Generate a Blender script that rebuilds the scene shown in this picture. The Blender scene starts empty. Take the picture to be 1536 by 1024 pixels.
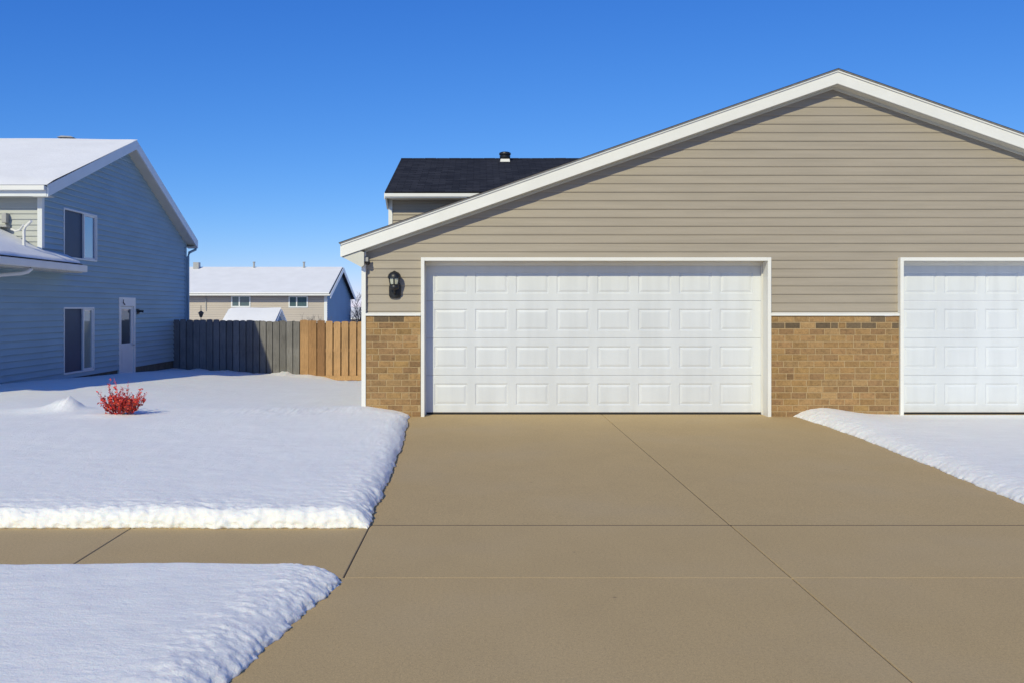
import bpy, math, random
from mathutils import Vector, noise
random.seed(7)
PI = math.pi
C = bpy.context.scene.collection
SC = bpy.context.scene
SUN = Vector((-.37, -1.0, .70)).normalized()      # towards the sun
F = 1400.0

# ------------------------------------------------------------------ helpers
class MB:
    def __init__(s): s.v = []; s.f = []; s.c = []
    def add(s, vs, fs, col=None):
        b = len(s.v); s.v += [tuple(v) for v in vs]
        for f in fs:
            s.f.append([b + i for i in f]); s.c.append(col)
    def box(s, x0, x1, y0, y1, z0, z1, col=None):
        s.add([(x0,y0,z0),(x1,y0,z0),(x1,y1,z0),(x0,y1,z0),(x0,y0,z1),(x1,y0,z1),(x1,y1,z1),(x0,y1,z1)],
              [(0,3,2,1),(4,5,6,7),(0,1,5,4),(1,2,6,5),(2,3,7,6),(3,0,4,7)], col)
    def hexa(s, p, col=None):
        s.add(p, [(0,3,2,1),(4,5,6,7),(0,1,5,4),(1,2,6,5),(2,3,7,6),(3,0,4,7)], col)
    def prism(s, poly, axis, a, b, col=None):
        n = len(poly)
        def P(p, t):
            if axis == 'x': return (t, p[0], p[1])
            if axis == 'y': return (p[0], t, p[1])
            return (p[0], p[1], t)
        vs = [P(p, a) for p in poly] + [P(p, b) for p in poly]
        fs = [tuple(range(n)), tuple(range(2*n-1, n-1, -1))]
        fs += [(i, n+i, n+(i+1) % n, (i+1) % n) for i in range(n)]
        s.add(vs, fs, col)
    def tube(s, pts, r, n=8, col=None, flat=1.0):
        pts = [Vector(p) for p in pts]; rr = r if isinstance(r, (list, tuple)) else [r]*len(pts)
        vs = []
        for i, p in enumerate(pts):
            d = (pts[min(i+1, len(pts)-1)] - pts[max(i-1, 0)]).normalized()
            a = d.cross(Vector((0, 0, 1)))
            if a.length < .05: a = d.cross(Vector((0, 1, 0)))
            a.normalize(); b = d.cross(a)
            for k in range(n):
                t = 2*PI*(k+.5)/n
                vs.append(p + a*math.cos(t)*rr[i] + b*math.sin(t)*rr[i]*flat)
        fs = []
        for i in range(len(pts)-1):
            for k in range(n):
                k2 = (k+1) % n
                fs.append((i*n+k, i*n+k2, (i+1)*n+k2, (i+1)*n+k))
        fs.append(tuple(range(n))); fs.append(tuple(range((len(pts)-1)*n, len(pts)*n))[::-1])
        s.add(vs, fs, col)
    def lathe(s, cx, cy, prof, n=20, sx=1, sy=1):
        vs = []
        for r, z in prof:
            for k in range(n):
                t = 2*PI*k/n; vs.append((cx+r*sx*math.cos(t), cy+r*sy*math.sin(t), z))
        fs = []
        for i in range(len(prof)-1):
            for k in range(n):
                k2 = (k+1) % n; fs.append((i*n+k, i*n+k2, (i+1)*n+k2, (i+1)*n+k))
        fs.append(tuple(range(n))[::-1]); fs.append(tuple(range((len(prof)-1)*n, len(prof)*n)))
        s.add(vs, fs)

def wloc(o):
    v = Vector((0, 0, 0))
    while o: v += o.location; o = o.parent
    return v

def obj(name, mb, mat, parent=None, smooth=False, bevel=0, angle=None):
    me = bpy.data.meshes.new(name)
    off = wloc(parent)
    me.from_pydata([(v[0]-off.x, v[1]-off.y, v[2]-off.z) for v in mb.v], [], mb.f)
    if any(c is not None for c in mb.c):
        at = me.attributes.new('tint', 'FLOAT_COLOR', 'CORNER')
        i = 0
        for p, c in zip(me.polygons, mb.c):
            c = c if c is not None else (.5, .5, .5)
            for _ in p.loop_indices:
                at.data[i].color = (*c, 1); i += 1
    me.materials.append(mat); me.validate(); me.update()
    if smooth:
        for p in me.polygons: p.use_smooth = True
        if angle: me.set_sharp_from_angle(angle=angle)
    o = bpy.data.objects.new(name, me); C.objects.link(o)
    if parent: o.parent = parent
    if bevel:
        m = o.modifiers.new('b', 'BEVEL'); m.width = bevel; m.segments = 2; m.limit_method = 'ANGLE'
    return o

def thing(name, label, cat, loc, group=None):
    o = bpy.data.objects.new(name, None); C.objects.link(o); o.location = loc
    o.empty_display_size = .2
    o['label'] = label; o['category'] = cat
    if group: o['group'] = group
    return o
def kind(o, k, label=None):
    o['kind'] = k
    if label: o['label'] = label
    return o

# ------------------------------------------------------------------ materials
def new_mat(name):
    m = bpy.data.materials.new(name); m.use_nodes = True
    nt = m.node_tree; return m, nt, nt.nodes['Principled BSDF']
def N(nt, t, **kw):
    n = nt.nodes.new(t)
    for k, v in kw.items(): setattr(n, k, v)
    return n
def noisenode(nt, scale, detail=4, vec=None, stretch=None, rough=.5):
    n = N(nt, 'ShaderNodeTexNoise'); n.inputs['Scale'].default_value = scale
    n.inputs['Detail'].default_value = detail; n.inputs['Roughness'].default_value = rough
    if vec is None:
        g = N(nt, 'ShaderNodeNewGeometry'); vec = g.outputs['Position']
    if stretch:
        mp = N(nt, 'ShaderNodeMapping'); mp.inputs['Scale'].default_value = stretch
        nt.links.new(vec, mp.inputs['Vector']); vec = mp.outputs[0]
    nt.links.new(vec, n.inputs['Vector'])
    return n.outputs['Fac']
def ramp(nt, fac, stops):
    r = N(nt, 'ShaderNodeValToRGB'); e = r.color_ramp.elements
    while len(e) < len(stops): e.new(.5)
    for i, (p, c) in enumerate(stops):
        e[i].position = p; e[i].color = (*c, 1)
    nt.links.new(fac, r.inputs[0]); return r.outputs[0]
def mul(nt, a, b, f=1, mode='MULTIPLY'):
    m = N(nt, 'ShaderNodeMix', data_type='RGBA', blend_type=mode)
    if isinstance(f, (int, float)): m.inputs[0].default_value = f
    else: nt.links.new(f, m.inputs[0])
    for i, x in ((6, a), (7, b)):
        if isinstance(x, tuple): m.inputs[i].default_value = (*x, 1)
        else: nt.links.new(x, m.inputs[i])
    return m.outputs[2]
def bump(nt, bs, h, strength, dist, prev=None):
    b = N(nt, 'ShaderNodeBump'); b.inputs['Strength'].default_value = strength
    b.inputs['Distance'].default_value = dist
    nt.links.new(h, b.inputs['Height'])
    if prev: nt.links.new(prev, b.inputs['Normal'])
    nt.links.new(b.outputs[0], bs.inputs['Normal']); return b.outputs[0]

def g(v): return (v, v, v)
def paint(name, col, rough=.5, var=.06, scale=3, stretch=None, bmp=.15, fine=60, streak=None):
    m, nt, bs = new_mat(name)
    c = ramp(nt, noisenode(nt, scale, 5, stretch=stretch), [(.3, g(1-var)), (.7, g(1+var*.3))])
    out = mul(nt, c, col)
    if streak:
        s = ramp(nt, noisenode(nt, 1.0, 6, stretch=streak), [(.35, g(.93)), (.6, g(1.0))])
        out = mul(nt, s, out)
    nt.links.new(out, bs.inputs['Base Color'])
    bs.inputs['Roughness'].default_value = rough
    bump(nt, bs, noisenode(nt, fine, 3), bmp, .002)
    return m

M = {}
M['siding'] = paint('beige_vinyl', (.375, .322, .250), .55, .07, 1.2, (1, 1, 8), .2, 90, (.8, .8, 30))
M['siding_far'] = paint('tan_vinyl', (.47, .41, .35), .6, .07, .6)
M['siding_gable'] = paint('blue_vinyl', (.11, .215, .36), .6, .08, .8)  # row house gable and shed wall: blue shade put into the siding colour
M['siding_nb'] = paint('blue_grey_vinyl', (.30, .43, .51), .55, .10, .8, (1, 1, 4), .2, 90)  # shaded copy of the front siding, blue of the shade painted in
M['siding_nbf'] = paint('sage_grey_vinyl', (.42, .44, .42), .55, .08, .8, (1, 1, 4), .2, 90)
M['trim'] = paint('white_trim', (.80, .79, .745), .45, .05, 2.5, None, .12, 70)
M['trimcool'] = paint('white_aluminium', (.72, .74, .74), .4, .05, 2.5)
M['door'] = paint('white_steel_door', (.69, .715, .745), .42, .04, 1.6, None, .25, 260, (6, 6, .7))
M['soffit'] = paint('soffit', (.62, .61, .54), .55, .08, 3)
M['grey_metal'] = paint('grey_metal', (.38, .38, .37), .45, .15, 12)
M['black'] = paint('black_paint', (.015, .016, .018), .42, .3, 25, None, .3, 120)
M['rubber'] = paint('dark_rubber', (.02, .02, .022), .8, .2, 8)
M['found'] = paint('foundation', (.12, .12, .095), .9, .35, 5, None, .8, 30)
M['screen'] = paint('window_screen', (.010, .038, .10), .5, .2, 3)
M['curtain'] = paint('curtain', (.30, .36, .30), .9, .25, 4, (1, 6, .3))

def mat_concrete():
    m, nt, bs = new_mat('tan_concrete')
    big = ramp(nt, noisenode(nt, .4, 3, rough=.5), [(.3, (.505, .362, .168)), (.5, (.515, .370, .175)), (.72, (.525, .383, .190))])
    spk = ramp(nt, noisenode(nt, 150, 2, rough=.8), [(.26, g(.62)), (.45, g(.94)), (.60, g(1.05)), (.8, g(1.40))])
    sp2 = ramp(nt, noisenode(nt, 55, 3, rough=.75), [(.28, g(.86)), (.5, g(1.0)), (.75, g(1.1))])
    mot = ramp(nt, noisenode(nt, 2.3, 6, rough=.7, stretch=(1, .6, 1)), [(.32, g(.965)), (.6, g(1.015))])
    st = ramp(nt, noisenode(nt, 3.1, 5, rough=.6), [(.19, g(.86)), (.24, g(1.0))])
    o = mul(nt, mul(nt, mul(nt, mul(nt, big, spk), sp2), mot), st)
    vo = N(nt, 'ShaderNodeTexVoronoi'); vo.inputs['Scale'].default_value = 1.9; vo.inputs['Randomness'].default_value = 1
    vg = N(nt, 'ShaderNodeNewGeometry'); nt.links.new(vg.outputs['Position'], vo.inputs['Vector'])
    pk = ramp(nt, vo.outputs['Distance'], [(.012, g(.62)), (.032, g(1.0))]); o = mul(nt, o, pk)
    # greyer wear patches
    wear = ramp(nt, noisenode(nt, .8, 5), [(.5, g(0)), (.75, g(.22))])
    o = mul(nt, o, (.46, .365, .225), wear, 'MIX')
    nt.links.new(o, bs.inputs['Base Color']); bs.inputs['Roughness'].default_value = .88
    b = bump(nt, bs, noisenode(nt, 160, 2, rough=.8), .45, .003)
    bump(nt, bs, noisenode(nt, 18, 5), .25, .004, b)
    return m
M['concrete'] = mat_concrete()

def mat_snow():
    m, nt, bs = new_mat('snow')
    c = ramp(nt, noisenode(nt, 1.1, 6, rough=.62), [(.3, (.915, .905, .855)), (.68, (.95, .94, .885))])
    c2 = ramp(nt, noisenode(nt, 9, 5, rough=.7, stretch=(.5, 1, 1)), [(.35, g(.955)), (.65, g(1.0))])
    nt.links.new(mul(nt, c, c2), bs.inputs['Base Color'])
    bs.inputs['Roughness'].default_value = .75
    bs.inputs['Specular IOR Level'].default_value = .25
    bs.inputs['Subsurface Weight'].default_value = .25
    bs.inputs['Subsurface Radius'].default_value = (.5, .8, 1.0)
    bs.inputs['Subsurface Scale'].default_value = .02
    b = bump(nt, bs, noisenode(nt, 48, 5, rough=.75), .6, .010)
    bump(nt, bs, noisenode(nt, 9, 6, rough=.72, stretch=(.4, 1, 1)), .5, .020, b)
    return m
M['snow'] = mat_snow()
def mat_roofsnow():
    m, nt, bs = new_mat('roof_snow')
    c = ramp(nt, noisenode(nt, 1.5, 5), [(.3, (.85, .845, .82)), (.7, (.91, .905, .88))])
    nt.links.new(c, bs.inputs['Base Color']); bs.inputs['Roughness'].default_value = .8
    bump(nt, bs, noisenode(nt, 6, 6, rough=.7), .4, .03)
    return m
M['roofsnow'] = mat_roofsnow()

def mat_soil():
    m, nt, bs = new_mat('dead_grass_soil')
    c = ramp(nt, noisenode(nt, 40, 6, rough=.8), [(.3, (.035, .025, .014)), (.7, (.16, .115, .055))])
    nt.links.new(c, bs.inputs['Base Color']); bs.inputs['Roughness'].default_value = .95
    bump(nt, bs, noisenode(nt, 60, 4), 1, .01); return m
M['soil'] = mat_soil()
def mat_asphalt():
    m, nt, bs = new_mat('asphalt')
    c = ramp(nt, noisenode(nt, 120, 4, rough=.8), [(.3, g(.035)), (.7, g(.08))])
    nt.links.new(c, bs.inputs['Base Color']); bs.inputs['Roughness'].default_value = .9
    bump(nt, bs, noisenode(nt, 90, 4), .6, .005); return m
M['asphalt'] = mat_asphalt()

def mat_brick():
    m, nt, bs = new_mat('tan_brick')
    a = N(nt, 'ShaderNodeAttribute'); a.attribute_name = 'tint'
    mott = ramp(nt, noisenode(nt, 26, 5, rough=.75, stretch=(.7, 1, 1)), [(.3, g(.62)), (.48, g(.97)), (.75, g(1.25))])
    fine = ramp(nt, noisenode(nt, 120, 3, stretch=(1, 1, .35)), [(.3, g(.85)), (.7, g(1.1))])
    o = mul(nt, mul(nt, a.outputs['Color'], mott), fine)
    # soot-like dark blotches limited to some bricks
    nt.links.new(o, bs.inputs['Base Color']); bs.inputs['Roughness'].default_value = .9
    b = bump(nt, bs, noisenode(nt, 160, 3), .5, .003)
    bump(nt, bs, noisenode(nt, 30, 4), .5, .005, b); return m
M['brick'] = mat_brick()
def mat_mortar():
    m, nt, bs = new_mat('mortar')
    c = ramp(nt, noisenode(nt, 30, 5), [(.3, (.38, .265, .140)), (.7, (.46, .335, .185))])
    nt.links.new(c, bs.inputs['Base Color']); bs.inputs['Roughness'].default_value = .95
    bump(nt, bs, noisenode(nt, 120, 3), .7, .004); return m
M['mortar'] = mat_mortar()

def mat_wood(name, rough=.85):
    m, nt, bs = new_mat(name)
    a = N(nt, 'ShaderNodeAttribute'); a.attribute_name = 'tint'
    gr = ramp(nt, noisenode(nt, 14, 6, stretch=(4, 4, .35), rough=.65), [(.3, g(.72)), (.5, g(1.0)), (.72, g(1.15))])
    bl = ramp(nt, noisenode(nt, 2.2, 4), [(.3, g(.85)), (.7, g(1.1))])
    nt.links.new(mul(nt, mul(nt, a.outputs['Color'], gr), bl), bs.inputs['Base Color'])
    bs.inputs['Roughness'].default_value = rough
    bump(nt, bs, noisenode(nt, 30, 5, stretch=(4, 4, .3)), .5, .006); return m
M['wood'] = mat_wood('fence_wood')

def mat_shingle(name, dark, light):
    m, nt, bs = new_mat(name)
    ge = N(nt, 'ShaderNodeNewGeometry')
    b = N(nt, 'ShaderNodeTexBrick'); b.offset = .5
    b.inputs['Scale'].default_value = 1; b.inputs['Brick Width'].default_value = .30
    b.inputs['Row Height'].default_value = .14; b.inputs['Mortar Size'].default_value = .006
    b.inputs['Color1'].default_value = (*dark, 1); b.inputs['Color2'].default_value = (*light, 1)
    b.inputs['Mortar'].default_value = (.006, .006, .007, 1); b.inputs['Bias'].default_value = -.1
    nt.links.new(ge.outputs['Position'], b.inputs['Vector'])
    f = ramp(nt, noisenode(nt, 260, 2, rough=.8), [(.3, g(.5)), (.75, g(1.9))])
    f2 = ramp(nt, noisenode(nt, 7, 5, stretch=(.5, 1, 1)), [(.3, g(.75)), (.7, g(1.25))])
    nt.links.new(mul(nt, mul(nt, b.outputs['Color'], f), f2), bs.inputs['Base Color'])
    bs.inputs['Roughness'].default_value = .95; bs.inputs['Specular IOR Level'].default_value = .2
    bump(nt, bs, b.outputs['Fac'], -.6, .006)
    return m
M['shingle'] = mat_shingle('charcoal_shingle', (.017, .018, .023), (.032, .033, .040))
M['shingle_edge'] = paint('shingle_edge', (.24, .22, .20), .95, .3, 20, None, .8, 90)

def mat_glass(name, body, mixf, rough=.03):
    m, nt, bs = new_mat(name)
    bs.inputs['Base Color'].default_value = (*body, 1); bs.inputs['Roughness'].default_value = .5
    gl = N(nt, 'ShaderNodeBsdfGlossy'); gl.inputs['Roughness'].default_value = rough
    gl.inputs['Color'].default_value = (.85, .9, .95, 1)
    w = noisenode(nt, 1.3, 2)
    b = N(nt, 'ShaderNodeBump'); b.inputs['Strength'].default_value = .08; b.inputs['Distance'].default_value = .05
    nt.links.new(w, b.inputs['Height']); nt.links.new(b.outputs[0], gl.inputs['Normal'])
    fr = N(nt, 'ShaderNodeFresnel'); fr.inputs[0].default_value = 1.6
    ad = N(nt, 'ShaderNodeMath', operation='ADD'); ad.inputs[1].default_value = mixf; ad.use_clamp = True
    nt.links.new(fr.outputs[0], ad.inputs[0])
    mx = N(nt, 'ShaderNodeMixShader'); nt.links.new(ad.outputs[0], mx.inputs[0])
    nt.links.new(bs.outputs[0], mx.inputs[1]); nt.links.new(gl.outputs[0], mx.inputs[2])
    nt.links.new(mx.outputs[0], nt.nodes['Material Output'].inputs[0]); return m
M['glass_refl'] = mat_glass('reflecting_glass', (.03, .08, .20), .20)
M['glass_dark'] = mat_glass('dark_glass', (.012, .018, .030), .03)
M['glass_curt'] = mat_glass('curtained_glass', (.17, .24, .24), .10)
M['glass_far'] = mat_glass('teal_glass', (.04, .09, .10), .0)
M['glass_lamp'] = mat_glass('seeded_lamp_glass', (.50, .50, .36), .10, .2)

def mat_leaf():
    m, nt, bs = new_mat('red_leaves')
    a = N(nt, 'ShaderNodeAttribute'); a.attribute_name = 'tint'
    nt.links.new(a.outputs['Color'], bs.inputs['Base Color']); bs.inputs['Roughness'].default_value = .55
    bs.inputs['Subsurface Weight'].default_value = .1; bs.inputs['Subsurface Scale'].default_value = .01
    return m
M['leaf'] = mat_leaf()
M['bark'] = mat_leaf(); M['bark'].name = 'bark'

# ------------------------------------------------------------------ siding
def subtract(iv, a, b):
    out = []
    for p, q in iv:
        if b <= p or a >= q: out.append((p, q)); continue
        if a > p: out.append((p, a))
        if b < q: out.append((b, q))
    return out
def siding(P, u, n, z0, z1, pitch, ph, left, right, holes=(), lap=.021):
    """P: point on the wall at u=0, z absolute. left(z), right(z): limits. holes: (u0,u1,z0,z1)"""
    mb = MB(); u = Vector(u); n = Vector(n); P = Vector((P[0], P[1], 0))
    br = sorted({z0, z1, *[h[2] for h in holes], *[h[3] for h in holes]})
    k = math.floor((z0-ph)/pitch)
    def at(uu, z, off): return P + u*uu + n*off + Vector((0, 0, z))
    while ph + k*pitch < z1:
        a = ph+k*pitch; b = a+pitch
        cuts = [max(a, z0)] + [z for z in br if max(a, z0)+1e-5 < z < min(b, z1)-1e-5] + [min(b, z1)]
        for za, zb in zip(cuts, cuts[1:]):
            if zb-za < 1e-5: continue
            def iv(z, zm):
                i = [(left(z), right(z))] if right(z) > left(z) else []
                for h in holes:
                    if h[2] < zm < h[3]: i = subtract(i, h[0], h[1])
                return i
            zm = (za+zb)/2; ia, ib = iv(za, zm), iv(zb, zm)
            if len(ib) < len(ia) and len(ia) == 1: ib = [((ia[0][0]+ia[0][1])/2,)*2]
            # curved butt profile: lip, then slope to the wall
            def off(z):
                t = (z-a)/pitch
                return lap*(1-t) if t > .1 else lap*.9*(.85+1.5*t)
            zs = [za] + [z for z in (a+.1*pitch,) if za+1e-4 < z < zb-1e-4] + [zb]
            for (p0, q0), (p1, q1) in zip(ia, ib):
                for s0, s1 in zip(zs, zs[1:]):
                    f0 = (s0-za)/(zb-za); f1 = (s1-za)/(zb-za)
                    A = p0+(p1-p0)*f0; B = q0+(q1-q0)*f0; A2 = p0+(p1-p0)*f1; B2 = q0+(q1-q0)*f1
                    mb.add([at(A, s0, off(s0)), at(B, s0, off(s0)), at(B2, s1, off(s1)), at(A2, s1, off(s1))], [(0, 1, 2, 3)])
                mb.add([at(p0, za, -.003), at(q0, za, -.003), at(q0, za, off(za)), at(p0, za, off(za))], [(0, 1, 2, 3)])
        k += 1
    return mb

# ------------------------------------------------------------------ our duplex
YF = 13.2
AX = 4.98
slope = .349
def rakez(x): return 4.828 - slope*abs(x-AX)         # top of the rake board
GXL, GXR = -1.62, 11.58
house = thing('duplex_house', 'beige sided duplex with tan brick piers and white double garage doors', 'house', (AX, 16.5, 0))
DO = [(-.805, 4.067), (5.930, 10.822)]               # openings to the middle of the trim
ZO = 2.205
ZL = 1.405
SOF = .20                                            # soffit drop below rake top
holes = [(a, b, 0, ZO) for a, b in DO]
mb = siding((0, YF), (1, 0, 0), (0, -1, 0), 1.44, 4.8, .1203, 1.4685,
            lambda z: max(GXL, AX-(4.828-SOF-z)/slope), lambda z: min(GXR, AX+(4.828-SOF-z)/slope), holes, .0135)
obj('wall', mb, M['siding'], house)['label'] = 'beige horizontal vinyl siding'
# side wall of the garage wing
mb = siding((GXL-.02, 20), (0, -1, 0), (-1, 0, 0), .12, 2.25, .1203, 1.4685, lambda z: 0, lambda z: 20-YF-.02)
obj('side_wall', mb, M['siding'], house)
mb = MB(); mb.box(GXR, GXR+.02, YF, 20, .05, 2.3); obj('side_wall', mb, M['siding'], house)
mb = MB(); mb.box(GXL-.018, GXL+.05, YF+.02, 20, -.8, .12); obj('foundation', mb, M['found'], house)
# brick piers
def pier(x0, x1, seed):
    rnd = random.Random(seed); mb = MB(); mo = MB()
    z0, z1 = -.02, ZL; n = 16; ch = (z1-z0)/n; jt = .011
    mo.box(x0, x1, YF-.058, YF+.05, z0, z1-.002)
    o1 = obj('brick_pier', mo, M['mortar'], house)
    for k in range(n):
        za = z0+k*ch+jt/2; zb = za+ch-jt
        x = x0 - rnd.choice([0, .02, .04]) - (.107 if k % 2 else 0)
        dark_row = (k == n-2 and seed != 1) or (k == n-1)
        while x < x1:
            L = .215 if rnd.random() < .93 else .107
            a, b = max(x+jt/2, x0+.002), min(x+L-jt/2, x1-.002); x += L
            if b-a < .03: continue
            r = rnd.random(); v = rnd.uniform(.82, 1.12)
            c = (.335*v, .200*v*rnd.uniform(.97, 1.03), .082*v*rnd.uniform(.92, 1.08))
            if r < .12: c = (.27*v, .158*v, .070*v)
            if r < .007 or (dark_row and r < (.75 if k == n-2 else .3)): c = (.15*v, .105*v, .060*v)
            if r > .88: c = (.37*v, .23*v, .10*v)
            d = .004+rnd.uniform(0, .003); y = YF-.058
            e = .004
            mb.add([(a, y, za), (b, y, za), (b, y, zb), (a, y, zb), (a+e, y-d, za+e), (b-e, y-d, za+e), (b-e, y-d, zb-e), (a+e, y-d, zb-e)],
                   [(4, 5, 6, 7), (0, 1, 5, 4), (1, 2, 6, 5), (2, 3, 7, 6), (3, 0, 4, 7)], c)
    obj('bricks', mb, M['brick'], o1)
    l = MB()
    l.hexa([(x0-.004, YF-.085, ZL+.002), (x1+.004, YF-.085, ZL+.002), (x1+.004, YF+.02, ZL+.002), (x0-.004, YF+.02, ZL+.002),
            (x0-.004, YF-.085, ZL+.032), (x1+.004, YF-.085, ZL+.032), (x1+.004, YF+.02, ZL+.055), (x0-.004, YF+.02, ZL+.055)])
    obj('ledge', l, M['trim'], o1, bevel=.004)
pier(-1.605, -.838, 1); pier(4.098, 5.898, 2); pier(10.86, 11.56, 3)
# corner board
mb = MB()
mb.box(-1.668, -1.607, YF-.075, YF+.0, 0.0, 2.30); mb.box(-1.668, -1.645, YF+.001, YF+.07, 0.0, 2.26)
obj('corner_board', mb, M['trim'], house, bevel=.004)
# garage doors
def raised_panel(mb, x0, x1, z0, z1, y):
    """rings: frame edge, groove, raised field"""
    rings = [(0, 0), (.010, .009), (.020, .009), (.050, .001), (.058, .001)]
    prev = None
    for ins, d in rings:
        cur = [(x0+ins, y+d, z0+ins), (x1-ins, y+d, z0+ins), (x1-ins, y+d, z1-ins), (x0+ins, y+d, z1-ins)]
        if prev:
            mb.add(prev+cur, [(0, 1, 5, 4), (1, 2, 6, 5), (2, 3, 7, 6), (3, 0, 4, 7)])
        prev = cur
    mb.add(prev, [(0, 1, 2, 3)])
def garage_door(xa, xb, yd, label):
    """xa..xb: trim outer edges"""
    tw = .048; zt = 2.227
    gd = bpy.data.objects.new('garage_door', None); C.objects.link(gd); gd.parent = house
    gd.location = Vector(((xa+xb)/2, yd, 0)) - house.location; gd['label'] = label
    yt = YF-.095
    f = MB()
    f.box(xa, xa+tw, yt, YF+.03, -.005, zt); f.box(xb-tw, xb, yt, YF+.03, -.005, zt)
    f.box(xa+tw, xb-tw, yt, YF+.03, zt-tw, zt)
    # jambs: the lining of the opening, running back to the door
    f.box(xa+tw-.02, xa+tw-.001, YF+.03, yd+.03, -.005, zt-tw); f.box(xb-tw+.001, xb-tw+.02, YF+.03, yd+.03, -.005, zt-tw)
    f.box(xa+tw-.02, xb-tw+.02, YF+.03, yd+.03, zt-tw+.001, zt-tw+.02)
    # stops on the door face
    f.box(xa+tw, xa+tw+.012, yd-.045, yd-.002, 0, zt-tw-.055); f.box(xb-tw-.012, xb-tw, yd-.045, yd-.002, 0, zt-tw-.055)
    f.box(xa+tw, xb-tw, yd-.045, yd-.002, zt-tw-.055, zt-tw)
    obj('door_frame', f, M['trim'], gd, bevel=.003)
    a, b = xa+tw+.002, xb-tw-.002
    zb0, zt0 = .028, 2.15; sh = (zt0-zb0)/4
    npan = 8; m0 = .125; gap = .113
    pw = (b-a-2*m0-gap*(npan-1))/npan
    for r in range(4):
        s = MB(); za = zb0+r*sh; zb = za+sh-.002
        pz0, pz1 = za+.105, zb-.115
        xs = [a]; 
        for i in range(npan):
            x0 = a+m0+i*(pw+gap); xs += [x0, x0+pw]
        xs.append(b)
        # flat rails and stiles with a rolled lip at the section edges
        e = .007
        def q(x0, x1, z0, z1): s.add([(x0, yd, z0), (x1, yd, z0), (x1, yd, z1), (x0, yd, z1)], [(0, 1, 2, 3)])
        q(a, b, za+e, pz0); q(a, b, pz1, zb-e)
        for i in range(0, len(xs), 2): q(xs[i], xs[i+1], pz0, pz1)
        s.add([(a, yd+.005, za), (b, yd+.005, za), (b, yd, za+e), (a, yd, za+e)], [(0, 1, 2, 3)])
        s.add([(a, yd, zb-e), (b, yd, zb-e), (b, yd+.005, zb), (a, yd+.005, zb)], [(0, 1, 2, 3)])
        s.box(a, b, yd+.0125, yd+.045, za, zb)
        for i in range(npan): raised_panel(s, xs[1+2*i], xs[2+2*i], pz0, pz1, yd)
        obj('door_section', s, M['door'], gd)
    s = MB(); s.box(a, b, yd+.006, yd+.05, -.004, zb0-.001); obj('bottom_seal', s, M['rubber'], gd)
garage_door(-.830, 4.091, YF+.20, 'white raised panel garage door fully in view beside the lantern')
garage_door(5.905, 10.846, YF+.20, 'white raised panel garage door cut by the right edge')
# garage roof
yr0, yr1 = YF-.20, 20.6
def zs(x): return rakez(x)
def roofpair(xe0, xe1, dz0, dz1, y0, y1):
    m = MB()
    for x in (xe0, xe1):
        m.hexa([(x, y0, zs(x)+dz0), (AX, y0, zs(AX)+dz0), (AX, y1, zs(AX)+dz0), (x, y1, zs(x)+dz0),
                (x, y0, zs(x)+dz1), (AX, y0, zs(AX)+dz1), (AX, y1, zs(AX)+dz1), (x, y1, zs(x)+dz1)])
    return m
XE0, XE1 = -1.93, 11.89
rf = obj('roof', roofpair(XE0-.03, XE1+.03, .003, .015, yr0-.030, yr1), M['shingle_edge'], house)
rf['label'] = 'low gable roof over the garages'
obj('shingles', roofpair(XE0-.035, XE1+.035, .0152, .022, yr0-.032, yr1), M['shingle'], rf)
m = roofpair(XE0, XE1, -.185, -.024, yr0, yr0+.025)
obj('rake_board', m, M['trim'], rf)
obj('drip_edge', roofpair(XE0-.006, XE1+.006, -.022, .002, yr0-.016, yr0+.03), M['trim'], rf)
m = roofpair(XE0+.01, XE1-.01, -.192, -.175, yr0+.026, YF+.02)
obj('rake_soffit', m, M['soffit'], rf)
# lower lip of the rake soffit against the siding
m = roofpair(XE0+.30, XE1-.30, -.225, -.193, YF-.035, YF-.004)
obj('frieze', m, M['soffit'], rf)
m = MB()
ze = zs(XE0)
for sgn, xe in ((1, XE0), (-1, XE1)):
    m = MB(); m.prism([(xe+.002*sgn, ze-.186), (xe+.275*sgn, ze-.33), (xe+.31*sgn, ze-.30), (xe+.31*sgn, ze-.12), (xe+.002*sgn, ze-.05)], 'y', yr0+.026, yr1-.7)
    obj('eave_soffit', m, M['soffit'], rf)
m = MB()
m.box(XE0-.02, XE0, yr0+.028, yr1-.7, ze-.185, ze)
obj('eave_fascia', m, M['trim'], rf)
# upper storey behind
UX0, UY = -1.93, 20.0
mb = siding((0, UY), (1, 0, 0), (0, -1, 0), 1.9, 3.83, .1203, 1.4685, lambda z: UX0, lambda z: 12.0)
mb2 = siding((UX0, UY+7.8), (0, -1, 0), (-1, 0, 0), .05, 5.1, .1203, 1.4685,
             lambda z: 0 if z < 3.8 else (z-3.8)/.327+.001, lambda z: 7.8 if z < 3.8 else 7.8-(z-3.8)/.327)
mb.add(mb2.v, mb2.f)
mb.box(UX0+.02, 12.0, UY+7.7, UY+7.8, -.8, 3.8); mb.box(UX0+.02, 12.0, UY+.02, UY+7.8, -.8, .05)
obj('upper_wall', mb, M['siding'], house)
m = MB(); m.box(UX0-.03, UX0+.055, UY-.03, UY+.0, 2.0, 3.83); m.box(UX0-.03, UX0-.017, UY+.001, UY+.08, 0, 3.83)
obj('corner_board', m, M['trim'], house)
ey, ry, ezz, rz = 19.6, 23.7, 3.93, 5.285
m = MB()
X0, X1 = -2.0, 12.1
for s in (1, -1):
    yy = ry-s*(ry-ey)
    m.hexa([(X0, yy, ezz), (X1, yy, ezz), (X1, ry, rz), (X0, ry, rz), (X0, yy, ezz+.03), (X1, yy, ezz+.03), (X1, ry, rz+.03), (X0, ry, rz+.03)])
up = obj('upper_roof', m, M['shingle'], house); up['label'] = 'charcoal shingled roof behind the garage gable'
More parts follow.
